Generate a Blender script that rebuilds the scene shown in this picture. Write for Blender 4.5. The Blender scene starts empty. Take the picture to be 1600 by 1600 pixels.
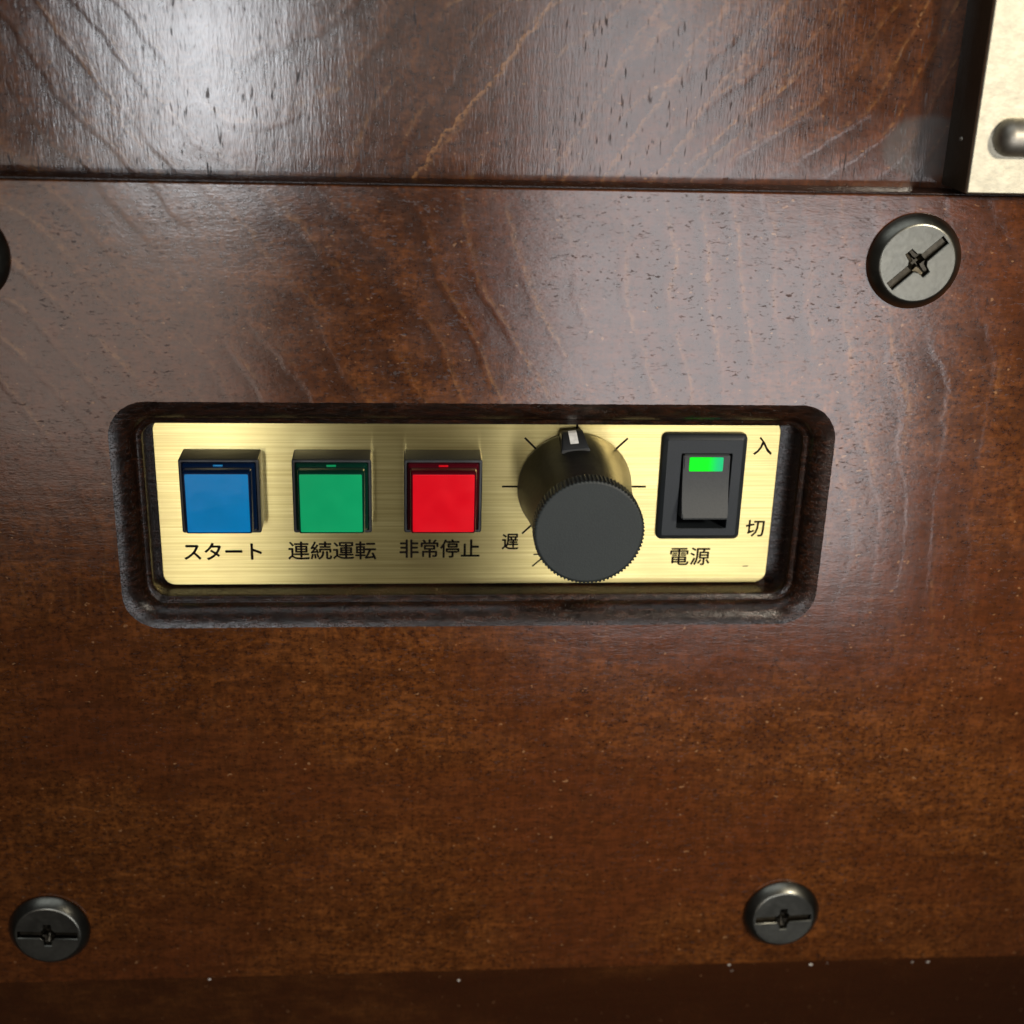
import bpy, bmesh, math, random
from mathutils import Matrix, Vector
random.seed(7)
S = 0.001                                    # everything below is written in millimetres
sc = bpy.context.scene
COL = sc.collection

# ------------------------------------------------------------------ camera
cam_d = bpy.data.cameras.new('camera'); cam = bpy.data.objects.new('camera', cam_d); COL.objects.link(cam)
RM = ((0.99707, 0.00068, -0.07648), (0.02769, 0.92893, 0.36922), (0.07129, -0.37025, 0.92619))
cam.matrix_world = Matrix.Translation(Vector((-14.4696, 117.8636, 296.2522)) * S) @ Matrix(RM).to_4x4()
cam_d.sensor_width = 36.0; cam_d.lens = 2094.88 / 1600 * 36.0
cam_d.clip_start = 0.01; cam_d.clip_end = 20.0
cam_d.dof.use_dof = True; cam_d.dof.focus_distance = 0.305; cam_d.dof.aperture_fstop = 11.0
sc.camera = cam

# ------------------------------------------------------------------ world (a dim indoor room)
w = bpy.data.worlds.new('World'); sc.world = w; w.use_nodes = True
bg = w.node_tree.nodes['Background']
bg.inputs['Color'].default_value = (1.0, 0.9, 0.78, 1); bg.inputs['Strength'].default_value = 0.012
sc.view_settings.view_transform = 'Standard'; sc.view_settings.look = 'None'
sc.view_settings.exposure = 0.0; sc.view_settings.gamma = 1.0

# ------------------------------------------------------------------ lamps of the room
def area(name, loc, target, sx, sy, power, col):
    d = bpy.data.lights.new(name, 'AREA'); d.shape = 'RECTANGLE'; d.size = sx; d.size_y = sy
    d.energy = power; d.color = col
    o = bpy.data.objects.new(name, d); COL.objects.link(o); o.location = loc
    o.rotation_euler = (Vector(target) - Vector(loc)).to_track_quat('-Z', 'Y').to_euler(); return o
area('left_ceiling_lamp', (-0.345, -0.25, 1.2), (-0.345, -0.25, 0), 0.33, 0.36, 0.74, (1.0, 0.84, 0.74))
area('left_window', (-0.235, 0.06, 1.2), (-0.235, 0.06, 0), 0.13, 0.28, 1.9, (0.93, 0.96, 1.0))
area('middle_ceiling_lamp', (-0.025, 0.075, 1.2), (-0.025, 0.075, 0), 0.31, 0.25, 0.16, (1.0, 0.92, 0.84))
area('right_ceiling_lamp', (0.345, -0.32, 1.2), (0.345, -0.32, 0), 0.43, 0.48, 3.4, (0.97, 0.97, 1.0))
area('right_window', (0.245, 0.04, 1.2), (0.245, 0.04, 0), 0.23, 0.24, 0.78, (0.97, 0.97, 1.0))
area('rear_window', (-0.15, 0.85, 0.45), (0.0, -0.08, 0), 1.1, 0.45, 1.9, (0.90, 0.96, 1.0))
sd = bpy.data.lights.new('key_lamp', 'SPOT'); sd.energy = 26.5; sd.color = (1.0, 0.90, 0.74)
sd.spot_size = math.radians(24); sd.spot_blend = 1.0; sd.shadow_soft_size = 0.045
so = bpy.data.objects.new('key_lamp', sd); COL.objects.link(so); so.location = (0.42, 0.33, 0.62)
so.rotation_euler = (Vector((0.09, 0.0, 0)) - so.location).to_track_quat('-Z', 'Y').to_euler()

# ------------------------------------------------------------------ node helper
class NT:
    def __init__(s, name):
        s.m = bpy.data.materials.new(name); s.m.use_nodes = True; s.t = s.m.node_tree
        s.b = s.t.nodes['Principled BSDF']
        s.co = s.t.nodes.new('ShaderNodeTexCoord').outputs['Object']
    def put(s, sock, v):
        if hasattr(v, 'is_output'): s.t.links.new(v, sock)
        elif isinstance(v, (tuple, list)) and len(v) == 3 and sock.type == 'RGBA': sock.default_value = (*v, 1)
        else: sock.default_value = v
    def math(s, op, a, b=0.0, c=None, clamp=False):
        n = s.t.nodes.new('ShaderNodeMath'); n.operation = op; n.use_clamp = clamp
        s.put(n.inputs[0], a); s.put(n.inputs[1], b)
        if c is not None: s.put(n.inputs[2], c)
        return n.outputs[0]
    def scale(s, xyz, co=None, loc=(0, 0, 0), rot=0.0):
        n = s.t.nodes.new('ShaderNodeMapping'); s.put(n.inputs[0], co or s.co)
        n.inputs['Scale'].default_value = xyz; n.inputs['Location'].default_value = loc
        n.inputs['Rotation'].default_value = (0, 0, rot); return n.outputs[0]
    def noise(s, xyz, detail=3.0, rough=0.55, dist=0.0, co=None, loc=(0, 0, 0), rot=0.0):
        n = s.t.nodes.new('ShaderNodeTexNoise'); s.put(n.inputs['Vector'], s.scale(xyz, co, loc, rot))
        n.inputs['Scale'].default_value = 1.0; n.inputs['Detail'].default_value = detail
        n.inputs['Roughness'].default_value = rough; n.inputs['Distortion'].default_value = dist
        return n.outputs[0]
    def ramp(s, f, lo, hi, a=0.0, b=1.0):
        n = s.t.nodes.new('ShaderNodeMapRange'); n.interpolation_type = 'SMOOTHSTEP'
        s.put(n.inputs[0], f); s.put(n.inputs[1], lo); s.put(n.inputs[2], hi)
        s.put(n.inputs[3], a); s.put(n.inputs[4], b); return n.outputs[0]
    def mix(s, f, a, b, mode='MIX'):
        n = s.t.nodes.new('ShaderNodeMix'); n.data_type = 'RGBA'; n.blend_type = mode
        s.put(n.inputs[0], f); s.put(n.inputs[6], a); s.put(n.inputs[7], b); return n.outputs[2]
    def xyz(s, co=None):
        n = s.t.nodes.new('ShaderNodeSeparateXYZ'); s.put(n.inputs[0], co or s.co); return n.outputs
    def bump(s, h, dist, strength=1.0, prev=None):
        n = s.t.nodes.new('ShaderNodeBump'); s.put(n.inputs['Height'], h)
        n.inputs['Distance'].default_value = dist; n.inputs['Strength'].default_value = strength
        if prev is not None: s.put(n.inputs['Normal'], prev)
        return n.outputs[0]
    def out(s, **kw):
        for k, v in kw.items(): s.put(s.b.inputs[k.replace('_', ' ')], v)
        return s.m

def streaks(t, v, spacing, seed):
    """growth rings where the field v crosses multiples of spacing: (pale line, dark band, relief)"""
    n = t.noise((15, 15, 15), 2, 0.4, loc=(seed, 0, 0)); n2 = t.noise((130, 130, 130), 4, 0.6, loc=(0, seed, 0))
    v = t.math('ADD', v, t.math('MULTIPLY', t.math('SUBTRACT', n, 0.5), spacing * 4.5))
    v = t.math('ADD', v, t.math('MULTIPLY', t.math('SUBTRACT', n2, 0.5), spacing * 0.42))
    f = t.math('FRACT', t.math('DIVIDE', v, spacing))
    dark = t.math('MULTIPLY', t.ramp(f, 0.25, 0.86), t.ramp(f, 0.84, 1.0, 1.0, 0.0))
    pale = t.math('MULTIPLY', t.ramp(f, 0.0, 0.05), t.ramp(f, 0.05, 0.20, 1.0, 0.0))
    pale = t.math('MULTIPLY', pale, t.ramp(t.noise((650, 650, 650), 2, 0.6, loc=(seed, 3, 3)), 0.36, 0.58, 0.1, 1.0))
    return pale, dark, dark

def wood(name, kind):
    t = NT(name); x, y, z = t.xyz()
    mot = t.noise((70, 110, 70), 4, 0.6, loc=(3.1, 0, 0))
    tiny = t.noise((900, 1100, 900), 3, 0.6, loc=(2, 3, 4))
    big = t.noise((16, 22, 16), 2, 0.5, loc=(8, 2, 0))
    if kind == 'upper':
        px = t.math('ADD', x, 0.040); r = t.math('SQRT', t.math('ADD', t.math('MULTIPLY', px, px), 0.0004))
        v = t.math('SUBTRACT', t.math('MULTIPLY', y, 0.75), r)
        ln, band, rel = streaks(t, v, 0.0095, 1.0); up = 1.0
        pores = t.noise((2000, 260, 900), 2, 0.5, loc=(0, 5, 0))
        fine = t.noise((2600, 500, 900), 3, 0.6)
        fib = t.noise((320, 40, 300), 3, 0.6)
        pw = 0.9
    else:
        dx = t.math('ADD', x, 0.150); dy = t.math('ADD', y, 0.020)
        r = t.math('SQRT', t.math('ADD', t.math('MULTIPLY', dx, dx), t.math('MULTIPLY', dy, dy)))
        ln, band, rel = streaks(t, r, 0.0085, 4.0)
        up = t.ramp(y, -0.045, 0.03, 0.12, 1.0) if kind == 'lower' else 0.05
        ln = t.math('MULTIPLY', ln, up); rel = t.math('MULTIPLY', rel, up)
        pores = t.noise((800, 1900, 900), 2, 0.55, 0.8, loc=(0, 5, 0))
        fine = t.noise((900, 2600, 900), 3, 0.6)
        fib = t.noise((50, 420, 300), 4, 0.6)
        pw = 0.55
    gate = t.ramp(t.noise((48, 48, 48), 3, loc=(0, 0, 9)), 0.40, 0.70)
    ln = t.math('MULTIPLY', ln, gate)
    pore = t.ramp(pores, 0.30, 0.40, 1.0, 0.0) if kind != 'upper' else t.ramp(pores, 0.28, 0.37, 1.0, 0.0)
    pore = t.math('MULTIPLY', pore, t.ramp(t.noise((55, 55, 55), 3, loc=(9, 9, 1)), 0.32, 0.62, 0.30, 1.0))
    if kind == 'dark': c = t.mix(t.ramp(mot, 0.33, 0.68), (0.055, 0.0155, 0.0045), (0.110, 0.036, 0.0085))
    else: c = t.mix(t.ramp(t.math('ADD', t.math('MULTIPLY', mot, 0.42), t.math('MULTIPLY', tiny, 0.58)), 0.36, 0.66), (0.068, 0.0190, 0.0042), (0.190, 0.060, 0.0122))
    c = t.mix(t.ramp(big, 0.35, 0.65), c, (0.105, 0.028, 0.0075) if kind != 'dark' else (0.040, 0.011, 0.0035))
    c = t.mix(t.math('MULTIPLY', t.ramp(fib, 0.35, 0.6, 1.0, 0.0), 0.40), c, (0.050, 0.0150, 0.0045))
    gate2 = t.ramp(t.noise((30, 30, 30), 3, loc=(5, 0, 9)), 0.38, 0.62, 0.08, 1.0)
    c = t.mix(t.math('MULTIPLY', t.math('MULTIPLY', band, t.math('MULTIPLY', gate2, up)), 0.66), c, (0.030, 0.0095, 0.003))
    weave = t.noise((260, 700, 300), 3, 0.6, loc=(1, 1, 8)); weave2 = t.noise((900, 140, 300), 3, 0.6, loc=(4, 1, 8))
    c = t.mix(t.ramp(t.math('ADD', t.math('MULTIPLY', weave, 0.6), t.math('MULTIPLY', weave2, 0.4)), 0.40, 0.60, 0.58, 0.0), c, (0.040, 0.0130, 0.004))
    c = t.mix(t.math('MULTIPLY', ln, 0.85 if kind == 'upper' else 0.60), c, (0.27, 0.120, 0.036))
    if kind == 'upper':                       # single strong pale growth lines running diagonally up the panel
        wob = t.math('MULTIPLY', t.math('SUBTRACT', t.noise((110, 110, 110), 4, 0.6, loc=(7, 7, 0)), 0.5), 0.0075)
        for x0, k, wd, am in ((-0.0135, 0.80, 0.0011, 0.75), (0.0150, 0.62, 0.0008, 0.30), (0.0270, 0.66, 0.0009, 0.34), (0.0375, 0.72, 0.0009, 0.32), (0.0480, 0.74, 0.0007, 0.26), (-0.0690, -0.60, 0.0008, 0.42)):
            xl = t.math('ADD', t.math('MULTIPLY', t.math('SUBTRACT', y, 0.078), k), x0)
            d = t.math('SUBTRACT', t.math('SUBTRACT', x, xl), wob)
            one = t.math('MULTIPLY', t.ramp(d, 0.0, wd * 0.25), t.ramp(d, wd * 0.3, wd * (1.4 if k > .79 else 2.2), 1.0, 0.0))
            one = t.math('MULTIPLY', one, t.ramp(tiny, 0.36, 0.56, 0.25, 1.0))
            c = t.mix(t.math('MULTIPLY', one, am), c, (0.36, 0.165, 0.055))
    c = t.mix(t.math('MULTIPLY', pore, pw), c, (0.012, 0.0045, 0.0025))
    c = t.mix(t.ramp(tiny, 0.33, 0.46, 0.52, 0.0), c, (0.024, 0.0085, 0.003))
    specks = t.ramp(t.noise((700, 900, 700), 1, 0.4, loc=(4, 4, 4)), 0.74, 0.80)
    c = t.mix(t.math('MULTIPLY', specks, 0.55), c, (0.33, 0.17, 0.075))
    rough = t.math('ADD', t.math('MULTIPLY', mot, 0.12), 0.075)
    if kind == 'upper':                       # a soft-edged grey patch mixed into the colour by the bracket
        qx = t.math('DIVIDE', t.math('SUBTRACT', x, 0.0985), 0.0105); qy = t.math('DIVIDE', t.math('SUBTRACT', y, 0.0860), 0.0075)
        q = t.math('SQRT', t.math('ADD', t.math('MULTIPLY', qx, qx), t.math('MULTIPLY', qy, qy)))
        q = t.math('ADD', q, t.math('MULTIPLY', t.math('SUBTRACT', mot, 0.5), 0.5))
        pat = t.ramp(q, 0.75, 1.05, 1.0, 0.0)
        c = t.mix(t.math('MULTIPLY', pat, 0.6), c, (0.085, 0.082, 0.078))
    rough = t.math('ADD', rough, t.math('MULTIPLY', pore, 0.25))
    h = t.math('ADD', t.math('MULTIPLY', pore, -0.02), t.math('MULTIPLY', fine, 0.8 if kind != 'upper' else 0.5))
    h = t.math('ADD', h, t.math('MULTIPLY', fib, 0.9))
    h = t.math('ADD', h, t.math('MULTIPLY', t.math('MULTIPLY', rel, gate2), -0.9 if kind != 'upper' else -0.5))
    nrm = t.bump(h, 0.00002 if kind != 'upper' else 0.000032)
    nrm = t.bump(t.noise((45, 60, 45), 3, 0.5, loc=(1, 7, 0)), 0.00005, prev=nrm)
    return t.out(Base_Color=c, Roughness=rough, Normal=nrm, IOR=1.62, Specular_IOR_Level=t.math('MULTIPLY_ADD', pore, -0.24 if kind != 'upper' else -0.34, 0.5))

def rimwood(name):                            # the routed edge: dark lacquered end grain, pitted by the cutter
    t = NT(name)
    n1 = t.noise((260, 900, 700), 5, 0.65); n2 = t.noise((2600, 2600, 1200), 2, 0.5, loc=(2, 2, 2))
    pit = t.ramp(n2, 0.36, 0.46, 1.0, 0.0)
    c = t.mix(t.ramp(n1, 0.35, 0.7), (0.006, 0.003, 0.002), (0.034, 0.0115, 0.005))
    c = t.mix(t.math('MULTIPLY', pit, 0.8), c, (0.006, 0.004, 0.003))
    h = t.math('ADD', t.math('MULTIPLY', n1, 1.0), t.math('MULTIPLY', pit, -0.6))
    return t.out(Base_Color=c, Roughness=t.math('ADD', t.math('MULTIPLY', n1, 0.3), 0.08), Normal=t.bump(h, 0.00010), IOR=1.45)

def simple(name, col, rough=0.4, metal=0.0, grain=900, amt=0.15, bump=0.00001, **kw):
    t = NT(name); n = t.noise((grain, grain, grain), 3)
    n2 = t.noise((120, 120, 120), 3, loc=(5, 5, 5))
    k = t.ramp(t.math('ADD', t.math('MULTIPLY', n, 0.5), t.math('MULTIPLY', n2, 0.5)), 0.3, 0.7)
    a = tuple(v * (1 - amt) for v in col); b = tuple(min(1, v * (1 + amt)) for v in col)
    r = t.math('ADD', t.math('MULTIPLY', n2, 0.16), rough - 0.08)
    return t.out(Base_Color=t.mix(k, a, b), Roughness=r, Metallic=metal, Normal=t.bump(n, bump), **kw)

def brass(name):
    t = NT(name)
    n = t.noise((16, 1900, 500), 3, 0.6); n2 = t.noise((40, 3300, 500), 2, 0.5, loc=(3, 1, 0))
    s = t.math('ADD', t.math('MULTIPLY', n, 0.6), t.math('MULTIPLY', n2, 0.4))
    blot = t.noise((60, 90, 60), 3, loc=(6, 0, 0))
    c = t.mix(t.ramp(s, 0.35, 0.65), (0.56, 0.44, 0.165), (0.75, 0.635, 0.285))
    c = t.mix(t.math('MULTIPLY', t.ramp(blot, 0.45, 0.75), 0.4), c, (0.52, 0.40, 0.18))
    r = t.math('ADD', t.math('MULTIPLY', s, 0.12), 0.24)
    tg = t.t.nodes.new('ShaderNodeTangent'); tg.direction_type = 'UV_MAP'; tg.uv_map = 'UVMap'
    return t.out(Base_Color=c, Roughness=r, Metallic=1.0, Anisotropic=1.0, Anisotropic_Rotation=0.25, Tangent=tg.outputs[0], Normal=t.bump(s, 0.00002))

M = {
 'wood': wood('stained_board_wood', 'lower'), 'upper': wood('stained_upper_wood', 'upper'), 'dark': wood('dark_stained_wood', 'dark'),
 'rim': rimwood('routed_edge_wood'), 'brass': brass('brushed_brass'),
 'black': simple('black_plastic', (0.020, 0.021, 0.022), 0.38),
 'bezel': simple('black_bezel_plastic', (0.016, 0.017, 0.018), 0.30),
 'rocker': simple('charcoal_rocker_plastic', (0.036, 0.039, 0.041), 0.5, grain=2500, bump=0.00002, Specular_IOR_Level=0.3),
 'switch': simple('switch_bezel_plastic', (0.014, 0.017, 0.020), 0.42, grain=2500, bump=0.00002, Specular_IOR_Level=0.3),
 'cap': simple('matte_knob_cap', (0.022, 0.027, 0.027), 0.55, Specular_IOR_Level=0.35, grain=2500, bump=0.00003),
 'skirt': simple('glossy_knob_skirt', (0.105, 0.105, 0.093), 0.42, 1.0),
 'ink': simple('black_print', (0.006, 0.004, 0.003), 0.7, Specular_IOR_Level=0.05),
 'white': simple('white_paint', (0.78, 0.78, 0.76), 0.5),
 'screw': simple('gunmetal_screw', (0.165, 0.162, 0.138), 0.33, 1.0, grain=700, amt=0.16, bump=0.00002),
 'slot': simple('darkened_screw_slot', (0.055, 0.048, 0.036), 0.32, 1.0, grain=900, amt=0.3),  # head metal again, colour darkened for the shade inside the slot
 'bracket': simple('pale_gold_bracket', (0.52, 0.485, 0.38), 0.48, 1.0, grain=650, amt=0.14, bump=0.00006),
 'bracket_side': simple('shaded_bracket_side', (0.060, 0.045, 0.028), 0.5, 0.6),  # bracket's side: shade and reflected wood put into a darker colour
 'pin': simple('grey_steel_pin', (0.30, 0.28, 0.24), 0.48, 1.0),
 'dust': simple('pale_glue_bits', (0.90, 0.82, 0.72), 0.2),
 'blue_cap': simple('clear_blue_cap', (0.0015, 0.012, 0.045), 0.12, amt=0.05),
 'blue': simple('blue_lens', (0.001, 0.25, 0.64), 0.14, grain=60, amt=0.08, bump=0.0001, Specular_IOR_Level=0.3),
 'green_cap': simple('clear_green_cap', (0.002, 0.030, 0.018), 0.12, amt=0.05),
 'green': simple('green_lens', (0.006, 0.40, 0.150), 0.14, grain=60, amt=0.08, bump=0.0001, Specular_IOR_Level=0.3),
 'red_cap': simple('clear_red_cap', (0.060, 0.002, 0.006), 0.12, amt=0.05),
 'red': simple('red_lens', (0.70, 0.003, 0.012), 0.14, grain=60, amt=0.08, bump=0.0001, Specular_IOR_Level=0.3),
}
def lit_lens():
    t = NT('lit_green_lens'); x, y, z = t.xyz()
    k = t.ramp(x, 0.0006, 0.0040)
    c = t.mix(k, (0.0, 0.95, 0.004), (0.015, 0.55, 0.22))
    return t.out(Base_Color=(0.0, 0.10, 0.01), Roughness=0.4, Specular_IOR_Level=0.1, Emission_Color=c, Emission_Strength=0.95)
M['lit'] = lit_lens()

# ------------------------------------------------------------------ mesh helpers (millimetres)
def obj(name, bm, mat, parent=None, smooth=None, loc=None):
    bmesh.ops.recalc_face_normals(bm, faces=bm.faces[:])
    for v in bm.verts: v.co *= S
    me = bpy.data.meshes.new(name); bm.to_mesh(me); bm.free()
    me.materials.append(mat)
    o = bpy.data.objects.new(name, me); COL.objects.link(o)
    if smooth is not None:
        for p in me.polygons: p.use_smooth = True
        me.set_sharp_from_angle(angle=math.radians(smooth))
        for p in me.polygons:                # large level faces stay truly flat
            if abs(p.normal.z) > 0.9999: p.use_smooth = False
    if parent is not None: o.parent = parent
    if loc is not None: o.location = Vector(loc) * S
    return o
def tag(o, label=None, cat=None, group=None, kind=None):
    for k, v in (('label', label), ('category', cat), ('group', group), ('kind', kind)):
        if v: o[k] = v
    return o
def thing(name, loc, label, cat, group=None, rz=0.0):
    o = bpy.data.objects.new(name, None); COL.objects.link(o); o.empty_display_size = 0.01
    o.location = Vector(loc) * S; o.rotation_euler = (0, 0, rz)
    return tag(o, label, cat, group)
def rr(x0, x1, y0, y1, r, n=8, step=None):
    """rounded rectangle, counter-clockwise; step subdivides the straight runs"""
    pts = []; r = max(r, 1e-3)
    cs = [(x1 - r, y1 - r, 0), (x0 + r, y1 - r, 90), (x0 + r, y0 + r, 180), (x1 - r, y0 + r, 270)]
    for i, (cx, cy, a0) in enumerate(cs):
        for k in range(n + 1):
            a = math.radians(a0 + 90 * k / n); pts.append((cx + r * math.cos(a), cy + r * math.sin(a)))
        if step:
            nx = cs[(i + 1) % 4]; a = math.radians(nx[2])
            q = (nx[0] + r * math.cos(a), nx[1] + r * math.sin(a)); p = pts[-1]
            m = step[i % 2]
            for k in range(1, m): pts.append((p[0] + (q[0] - p[0]) * k / m, p[1] + (q[1] - p[1]) * k / m))
    return pts
def ring(bm, pts, z): return [bm.verts.new((p[0], p[1], z if not callable(z) else z(*p))) for p in pts]
def bridge(bm, a, b):
    n = len(a)
    for i in range(n): bm.faces.new((a[i], a[(i + 1) % n], b[(i + 1) % n], b[i]))
def loft(rings, cap0=True, cap1=True, bm=None):
    bm = bm or bmesh.new(); rs = [ring(bm, p, z) for p, z in rings]
    for a, b in zip(rs, rs[1:]): bridge(bm, a, b)
    if cap0: bm.faces.new(rs[0])
    if cap1: bm.faces.new(rs[-1])
    return bm
def circ(r, n=96, f=None):
    return [((r + (f(i) if f else 0)) * math.cos(2 * math.pi * i / n), (r + (f(i) if f else 0)) * math.sin(2 * math.pi * i / n)) for i in range(n)]
def lathe(prof, n=96, cap0=True, cap1=True): return loft([(circ(r, n), z) for r, z in prof], cap0, cap1)
def fill_between(bm, outer, inner):
    es = []
    for lp in (outer, inner):
        for i in range(len(lp)):
            a, b = lp[i], lp[(i + 1) % len(lp)]
            e = bm.edges.get((a, b)) or bm.edges.new((a, b)); es.append(e)
    bmesh.ops.triangle_fill(bm, use_beauty=True, use_dissolve=False, edges=es)
def box(x0, x1, y0, y1, z0, z1, r=0.3, bm=None):
    """box with small rounded corners and a softened top edge"""
    b = min(r, 0.45 * (z1 - z0))
    return loft([(rr(x0, x1, y0, y1, r, 3), z0), (rr(x0, x1, y0, y1, r, 3), z1 - b),
                 (rr(x0 + b * .3, x1 - b * .3, y0 + b * .3, y1 - b * .3, r, 3), z1 - b * .3),
                 (rr(x0 + b, x1 - b, y0 + b, y1 - b, max(r - b, .02), 3), z1)], bm=bm)

DB = 9.4                                     # height of the board's face above the brass plate

# ------------------------------------------------------------------ control board with its routed pocket
YT, YB = 77.0, -128.3
LIP = (-80.8, 83.4, -25.8, 29.6)
def lip(o, jit=0.0):
    x0, x1, y0, y1 = LIP
    pts = rr(x0 + o, x1 - o, y0 + o, y1 - o, max(8.6 - 0.75 * o, 2.5), 14, (150, 50))
    if jit:
        pts = [(px + random.uniform(-jit, jit), py + random.uniform(-jit, jit)) for px, py in pts]
    return pts
bm = bmesh.new()
lp = lip(0, 0.05); top_in = ring(bm, lp, DB)
o3 = ring(bm, rr(-239.2, 239.2, YB + .5, YT - .35, 0.4, 3, (60, 30)), DB)
fill_between(bm, o3, top_in)
prev = o3
for off, z in ((0.22, DB - .10), (0.0, DB - .5)):
    cur = ring(bm, rr(-239.4 + off * .5, 239.4 - off * .5, YB + off * .4, YT - off * .5, 0.5, 3, (60, 30)), z); bridge(bm, prev, cur); prev = cur
cur = ring(bm, rr(-239.4, 239.4, YB, YT, 0.5, 3, (60, 30)), DB - 7.6); bridge(bm, prev, cur)
board = obj('control_board', bm, M['wood'], smooth=40)
tag(board, 'wide red brown stained board with a routed pocket holding the brass control plate', 'wooden board')
def cove(a):
    a, b, c_ = math.radians(a), math.radians(22), math.radians(80)
    return (4.75 * (math.sin(a) - math.sin(b)) / (math.sin(c_) - math.sin(b)), DB - 3.4 * (math.cos(b) - math.cos(a)) / (math.cos(b) - math.cos(c_)))
prof = [cove(a) for a in (22, 26, 32, 40, 48, 56, 64, 72, 80)] + [(4.85, DB - 3.7), (5.3, DB - 4.0),
        (6.1, DB - 4.1), (6.3, DB - 4.4), (6.35, DB - 5.4), (6.4, 0.8), (6.4, -1.6)]
bm = bmesh.new(); rs = []
for i, (o, z) in enumerate(prof):
    pts = lp if i == 0 else lip(o, 0.03 if i < 8 else 0.0)
    rs.append([bm.verts.new((px, py, z + (random.uniform(-.03, .03) if 0 < i < 9 else 0))) for px, py in pts])
for a, b in zip(rs, rs[1:]): bridge(bm, a, b)
obj('pocket_rim', bm, M['rim'], board, smooth=60)
bm = bmesh.new(); fl = ring(bm, lip(6.0), -1.55); fill_between(bm, fl, ring(bm, rr(48.0, 63.0, -5.2, 16.8, 0.5, 3), -1.55))
obj('pocket_floor', bm, M['rim'], board)

obj('edge_shade', box(-239, 239, YT + .01, YT + .45, 0.6, DB - .5, .15), M['rim'], board, 40)  # dark strip added over the board's top edge, standing in for its shade

# ------------------------------------------------------------------ upper panel and lower panel
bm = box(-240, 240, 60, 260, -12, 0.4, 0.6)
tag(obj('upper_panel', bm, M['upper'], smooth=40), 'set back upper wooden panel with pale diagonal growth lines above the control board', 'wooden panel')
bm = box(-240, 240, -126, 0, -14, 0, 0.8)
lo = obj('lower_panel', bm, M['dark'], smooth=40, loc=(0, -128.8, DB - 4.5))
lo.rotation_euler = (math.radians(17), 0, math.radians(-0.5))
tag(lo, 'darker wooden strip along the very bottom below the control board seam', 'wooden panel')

# ------------------------------------------------------------------ brass plate with its printing
PX0, PX1, PY0, PY1 = -73.0, 73.3, -19.0, 23.0
def prr(o): return rr(PX0 + o, PX1 - o, PY0 + o, PY1 - o, 3.0 - o, 8)
HOLE = rr(49.0, 62.0, -4.2, 15.8, 0.5, 3)          # the cut-out behind the rocker switch
bm = loft([(prr(0), -1.5), (prr(0), -0.25), (prr(.2), 0)], False, False)
bm.verts.ensure_lookup_table(); outer = bm.verts[-len(prr(0)):]
hl = ring(bm, HOLE, 0); fill_between(bm, outer, hl); bridge(bm, hl, ring(bm, HOLE, -1.5))
plate = obj('brass_plate', bm, M['brass'])
uv = plate.data.uv_layers.new(name='UVMap')
for lp_ in plate.data.loops:
    c_ = plate.data.vertices[lp_.vertex_index].co; uv.data[lp_.index].uv = (c_.x * 5, c_.y * 5)
tag(plate, 'brushed brass control plate with black lettering set in the pocket of the board', 'control plate')

def lettering(text, x0, x1, y0, y1, bold=0.0):
    cu = bpy.data.curves.new('lettering', 'FONT'); cu.body = text; cu.size = 1.0; cu.resolution_u = 3
    to = bpy.data.objects.new('lettering', cu); COL.objects.link(to)
    me = bpy.data.meshes.new_from_object(to.evaluated_get(bpy.context.evaluated_depsgraph_get()))
    bpy.data.objects.remove(to); bpy.data.curves.remove(cu)
    xs = [v.co.x for v in me.vertices]; ys = [v.co.y for v in me.vertices]
    ax, bx, ay, by = min(xs), max(xs), min(ys), max(ys)
    for v in me.vertices:
        v.co = Vector((x0 + (v.co.x - ax) / (bx - ax) * (x1 - x0), y0 + (v.co.y - ay) / (by - ay) * (y1 - y0), 0.03)) * S
    bm = bmesh.new(); bm.from_mesh(me); src = bm.verts[:] + bm.edges[:] + bm.faces[:]
    for k, (dx, dy) in enumerate(((1, 0), (-1, 0), (0, 1), (0, -1))):       # thicken the strokes a little
        g = bmesh.ops.duplicate(bm, geom=src)['geom']
        for v in g:
            if isinstance(v, bmesh.types.BMVert): v.co += Vector((dx * bold, dy * bold, 0.002 * (k + 1))) * S
    bm.to_mesh(me); bm.free()
    me.name = 'lettering'; me.materials.clear(); me.materials.append(M['ink'])
    for p in me.polygons: p.material_index = 0
    o = bpy.data.objects.new('lettering', me); COL.objects.link(o); o.parent = plate
    return o
lettering('スタート', -67.6, -49.5, -12.4, -8.1, 0.12)
lettering('連続運転', -43.2, -22.4, -12.4, -7.8, 0.09)
lettering('非常停止', -16.7, 2.4, -12.0, -7.3, 0.09)
lettering('遅', 7.8, 11.7, -9.9, -5.9, 0.09)
lettering('入', 67.1, 71.5, 14.4, 18.8, 0.08)
lettering('切', 67.1, 71.6, -6.7, -2.4, 0.08)
lettering('電源', 49.0, 58.8, -14.2, -9.6, 0.08)
KX, KY = 24.64, 6.26
def strip(name, x0, y0, x1, y1, wd):
    d = Vector((x1 - x0, y1 - y0)).normalized(); n = Vector((-d.y, d.x)) * wd / 2
    bm = bmesh.new()
    bm.faces.new([bm.verts.new((px, py, 0.03)) for px, py in ((x0 - n.x, y0 - n.y), (x1 - n.x, y1 - n.y), (x1 + n.x, y1 + n.y), (x0 + n.x, y0 + n.y))])
    return obj(name, bm, M['ink'], plate)
for a, r1 in ((180, 17.2), (135, 17.2), (90, 16.3), (45, 17.2), (0, 17.2), (225, 17.1), (315, 17.1)):
    c, s_ = math.cos(math.radians(a)), math.sin(math.radians(a))
    strip('dial_tick', KX + 11.4 * c, KY + 11.4 * s_, KX + r1 * c, KY + r1 * s_, 0.48)
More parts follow.
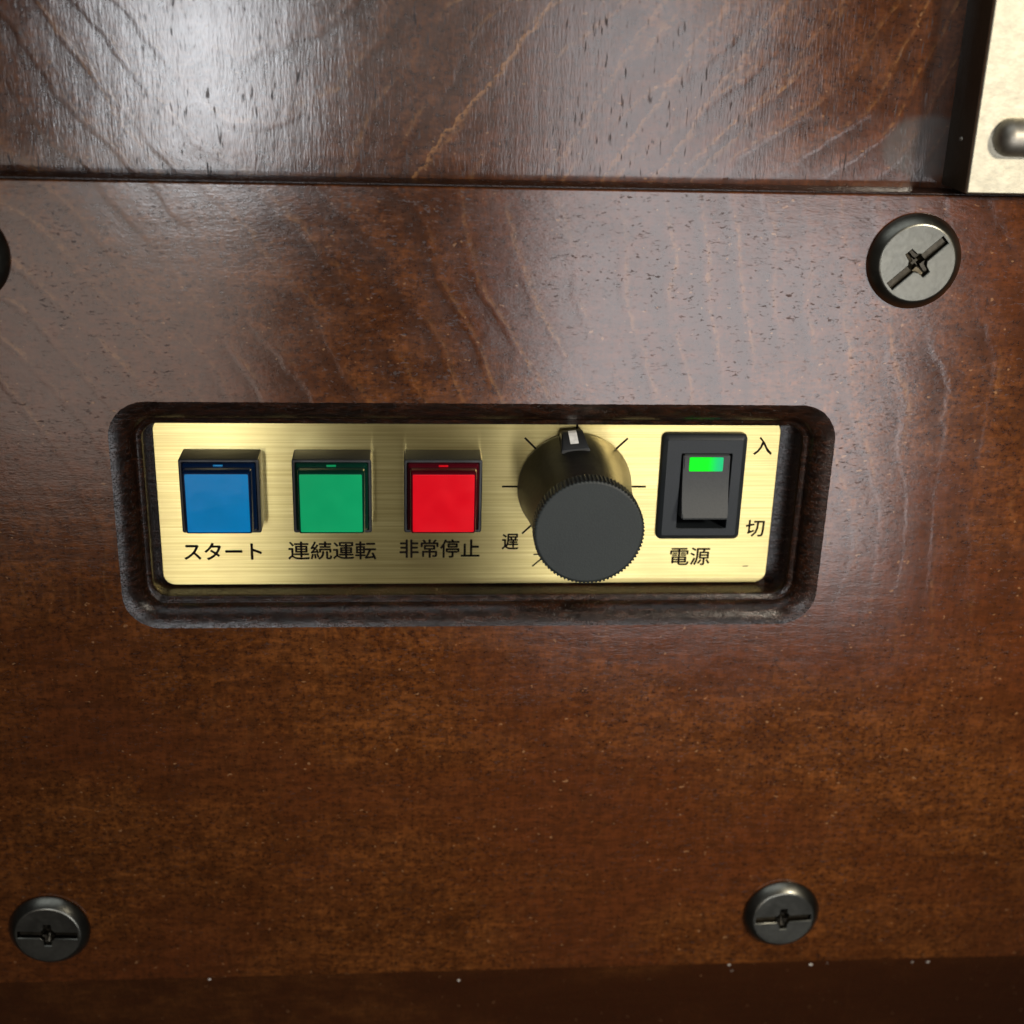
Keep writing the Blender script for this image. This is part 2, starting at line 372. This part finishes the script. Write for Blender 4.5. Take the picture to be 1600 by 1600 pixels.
strip('printed_mark', 15.3, -14.4, 18.6, -11.4, 0.4); strip('printed_mark', 15.5, -11.3, 18.4, -11.1, 0.38)
strip('printed_mark', 67.2, -14.6, 68.6, -14.55, 0.22)

# ------------------------------------------------------------------ illuminated push buttons
def button(x, cap, face, label):
    y = 6.40; b = 18.0 / 2
    t = thing('push_button', (x, y, 0), label, 'push button', 'square push buttons on the brass plate')
    def q(h, r): return rr(-h, h, -h, h, r, 4)
    obj('bezel', loft([(q(b, .5), 0), (q(b, .5), 6.8), (q(b - .08, .45), 6.98), (q(b - .25, .4), 7.05), (q(b - .62, .3), 7.05),
                       (q(b - .70, .3), 6.9), (q(b - .72, .3), 4.0)], cap0=False), M['bezel'], t, 40)
    h = b - .80
    lens = obj('lens_cap', loft([(q(h, .6), 4.2), (q(h, .6), 7.3), (q(h - .15, .55), 7.8), (q(h - .55, .5), 8.4), (q(h - .75, .5), 11.0), (q(h - .88, .5), 11.3), (q(h - 1.1, .4), 11.4)], cap0=False), M[cap], t, 25)
    g = h - 0.95
    obj('lens_face', loft([(q(g - .25, .3), 11.0), (q(g - .25, .3), 11.46), (q(g - .32, .25), 11.52)]), M[face], lens, 30)
    obj('lens_notch', box(-1.1, 1.1, h - .50, h - .12, 7.9, 8.35, .12), M[face], lens, 30)
    return t
button(-57.43, 'blue_cap', 'blue', 'blue square push button on the brass plate, above the katakana start lettering')
button(-32.08, 'green_cap', 'green', 'green square push button between the blue and the red one')
button(-6.66, 'red_cap', 'red', 'red square push button beside the round black knob')

# ------------------------------------------------------------------ speed knob
kn = thing('dial_knob', (KX, KY, 0), 'round black rotary knob with a white pointer mark on the brass plate', 'knob')
obj('skirt', lathe([(13.5, 0.25), (13.6, 0.7), (13.5, 1.4), (13.2, 2.4), (11.1, 24.0)], 96), M['skirt'], kn, 40)
NR = 84
def kf(a): return lambda i: a * (1.0 if i % 4 in (1, 2) else -1.0)
N4 = NR * 4
obj('knurled_cap', loft([(circ(11.9, N4, kf(.05)), 24.2), (circ(12.0, N4, kf(.17)), 24.6), (circ(12.05, N4, kf(.17)), 28.5), (circ(11.95, N4, kf(.12)), 28.2),
                         (circ(11.75, N4, kf(.02)), 28.42), (circ(11.4, N4), 28.48), (circ(6, N4), 28.5)]), M['cap'], kn, 45)
bm = bmesh.new()                              # the pointer, a fin standing on the skirt towards the scale
prof = [(10.5, 1.0), (14.6, 1.2), (15.0, 2.0), (14.9, 4.2), (13.0, 9.4), (12.4, 9.9), (10.5, 10.2)]
L, Rr = [], []
for r, z in prof:
    wd = 2.45 + (14.9 - r) * 0.30
    L.append(bm.verts.new((-wd, r, z))); Rr.append(bm.verts.new((wd, r, z)))
bm.faces.new(L); bm.faces.new(Rr)
for i in range(len(prof)):
    j = (i + 1) % len(prof); bm.faces.new((L[i], L[j], Rr[j], Rr[i]))
bmesh.ops.bevel(bm, geom=bm.edges[:], offset=0.25, segments=2, affect='EDGES')
pt = obj('pointer', bm, M['black'], kn, 40); pt.rotation_euler = (0, 0, math.radians(6))
bm = bmesh.new()
A = [(15.03, 3.0), (14.95, 4.25), (13.55, 8.05)]
l = [bm.verts.new((-.95, r, z)) for r, z in A]; r_ = [bm.verts.new((.95, r, z)) for r, z in A]
for i in range(2): bm.faces.new((l[i], l[i + 1], r_[i + 1], r_[i]))
obj('white_mark', bm, M['white'], pt)

# ------------------------------------------------------------------ rocker power switch
sw = thing('rocker_switch', (55.0, 6.6, 0), 'black rocker power switch with a lit green window on the brass plate', 'switch')
def q(x0, x1, y0, y1, r): return rr(x0, x1, y0, y1, r, 5)
obj('bezel', loft([(q(-10.2, 10.2, -13.5, 13.4, 1.3), 0), (q(-10.1, 10.1, -13.4, 13.3, 1.3), 1.1), (q(-9.85, 9.85, -13.15, 13.05, 1.2), 1.5), (q(-9.1, 9.1, -12.3, 12.2, .5), 1.85), (q(-8.95, 8.95, -12.1, 12.0, .4), 2.0),
                   (q(-5.6, 6.7, -10.4, 8.8, .35), 2.0), (q(-5.5, 6.6, -10.3, 8.7, .35), 1.9), (q(-5.5, 6.6, -10.3, 8.7, .35), -8.0)], cap0=False), M['switch'], sw, 35)
bm = bmesh.new()
prof = [(8.5, -1.0), (8.5, 1.9), (8.2, 2.25), (5.0, 2.35), (1.5, 2.75), (-2.0, 3.6), (-5.4, 4.9), (-6.3, 5.3), (-6.7, 5.2), (-6.9, 4.8), (-8.0, -1.5)]
L = [bm.verts.new((-5.0, y, z)) for y, z in prof]; R_ = [bm.verts.new((6.1, y, z)) for y, z in prof]
bm.faces.new(L); bm.faces.new(R_)
for i in range(len(prof)):
    j = (i + 1) % len(prof); bm.faces.new((L[i], L[j], R_[j], R_[i]))
bmesh.ops.bevel(bm, geom=[e for e in bm.edges if len({round(v.co.x, 2) for v in e.verts}) == 1], offset=0.28, segments=2, affect='EDGES')
rk = obj('rocker', bm, M['rocker'], sw, 30)
bm = loft([(q(-3.6, 4.5, 4.4, 7.9, .3), lambda x, y: 2.2), (q(-3.6, 4.5, 4.4, 7.9, .3), lambda x, y: 2.36 + (5.0 - y) * .03), (q(-3.5, 4.4, 4.5, 7.8, .25), lambda x, y: 2.5 + (5.0 - y) * .03)])
obj('lit_window', bm, M['lit'], rk, 30)

# ------------------------------------------------------------------ big screws
def cross_pts(L, w, l, v, ch):
    """slot of length 2L and half width w, crossed by short arms of half length l and half width v"""
    q = [(L, -w), (L, w), (v + ch, w), (v, w + ch), (v * .8, l), (-v * .8, l), (-v, w + ch), (-v - ch, w),
         (-L, w), (-L, -w), (-v - ch, -w), (-v, -w - ch), (-v * .8, -l), (v * .8, -l), (v, -w - ch), (v + ch, -w)]
    return q
def screw(x, y, ang, label, r=10.5):
    k = r / 10.5
    t = thing('screw', (x, y, DB), label, 'screw', 'large screws in the control board', math.radians(ang))
    bm = bmesh.new(); n = 96
    rs = [ring(bm, circ(a * k, n), z) for a, z in ((10.1, 0), (10.5, 0.25), (10.5, 0.5), (10.38, 0.75), (9.75, 1.55), (9.1, 2.2), (8.7, 2.52), (8.45, 2.70), (8.2, 2.75))]
    for a, b in zip(rs, rs[1:]): bridge(bm, a, b)
    cp = [(a * k, b * k) for a, b in cross_pts(7.7, 1.15, 3.5, 1.2, .7)]
    inn = ring(bm, cp, 2.75); fill_between(bm, rs[-1], inn)
    cb = [(a - .10 * (1 if a > 0 else -1), b - .16 * (1 if b > 0 else -1)) for a, b in cp]
    bridge(bm, inn, ring(bm, cb, 2.58)); cp = cb
    hd = obj('head', bm, M['screw'], t, 35)
    bm = bmesh.new()
    a = ring(bm, cp, 2.58); cp2 = [(u * .97, v * .92) for u, v in cp]; b = ring(bm, cp2, 1.5); bridge(bm, a, b)
    c = ring(bm, [(u * .25, v * .9) for u, v in cp], 1.35); bridge(bm, b, c)
    d = ring(bm, [(u * .10, v * .3) for u, v in cp], 0.4); bridge(bm, c, d); bm.faces.new(d)
    obj('cross_slot', bm, M['slot'], hd, 30)
    return t
screw(96.0, 62.8, 43, 'clearly lit screw with a tilted slot at the upper right of the board')
screw(84.4, -111.7, 3, 'small looking screw with a level slot at the lower right of the board', 10.2)
screw(-106.2, -111.2, -3, 'dark screw in the shade at the lower left of the board', 10.2)
screw(-108.0, 61.2, 75, 'screw cut off by the left side of the photograph, upper left of the board')

# ------------------------------------------------------------------ pale metal bracket with its pin
br = obj('metal_bracket', box(103.4, 175, 78.2, 240, 0.45, 13.6, 0.1), M['bracket_side'], smooth=40)  # block coloured dark so the bracket's side looks shaded
obj('bracket_front', box(103.5, 175, 78.2, 240, 13.62, 14.5, 0.35), M['bracket'], br, 40)  # thin pale front, split off only so the side can be darker
tag(br, 'thick pale gold metal bracket on the upper panel at the right', 'bracket')
bm = bmesh.new()
rings = []
for i in range(9):
    a = math.pi / 2 * i / 8; rings.append((3.9 * math.sin(a) + 0.02, -3.2 * math.cos(a)))
rings.append((3.9, 40.0))
rs = []
for r, xx in rings:
    rs.append([bm.verts.new((xx, r * math.cos(2 * math.pi * k / 40), r * math.sin(2 * math.pi * k / 40))) for k in range(40)])
for a, b in zip(rs, rs[1:]): bridge(bm, a, b)
bm.faces.new(rs[0]); bm.faces.new(rs[-1])
obj('pin', bm, M['pin'], br, 40, loc=(110.6, 90.0, 15.2))
obj('rivet', lathe([(0.55, 0), (0.5, .25), (.25, .45)], 16), M['pin'], br, 40, loc=(103.38, 88.8, 8.0)).rotation_euler = (0, math.radians(-90), 0)

# ------------------------------------------------------------------ bits of glue in the seam
bm = bmesh.new()
for x, y, s_ in ((73.6, -130.2, .32), (96.8, -131.0, .42), (101.4, -130.6, .3), (122.1, -130.4, .3), (125.8, -131.0, .4), (130.3, -131.1, .45),
                 (-68.0, -130.6, .28), (-1.0, -134.2, .25), (74.8, -133.1, .25), (142.8, -132.8, .3), (87, -132.0, .18), (116, -133.5, .18), (60, -131, .15)):
    m = bmesh.ops.create_icosphere(bm, subdivisions=1, radius=s_ * 1.15, matrix=Matrix.Translation((x, y - 3.3, DB - 4.5 - .306 * (-125.5 - y) + s_ * .3)) @ Matrix.Diagonal((1.5, 1, .6, 1)))
tag(obj('glue_bits', bm, M['dust']), 'pale specks of glue and dust along the lower seam', 'dust specks', kind='stuff')
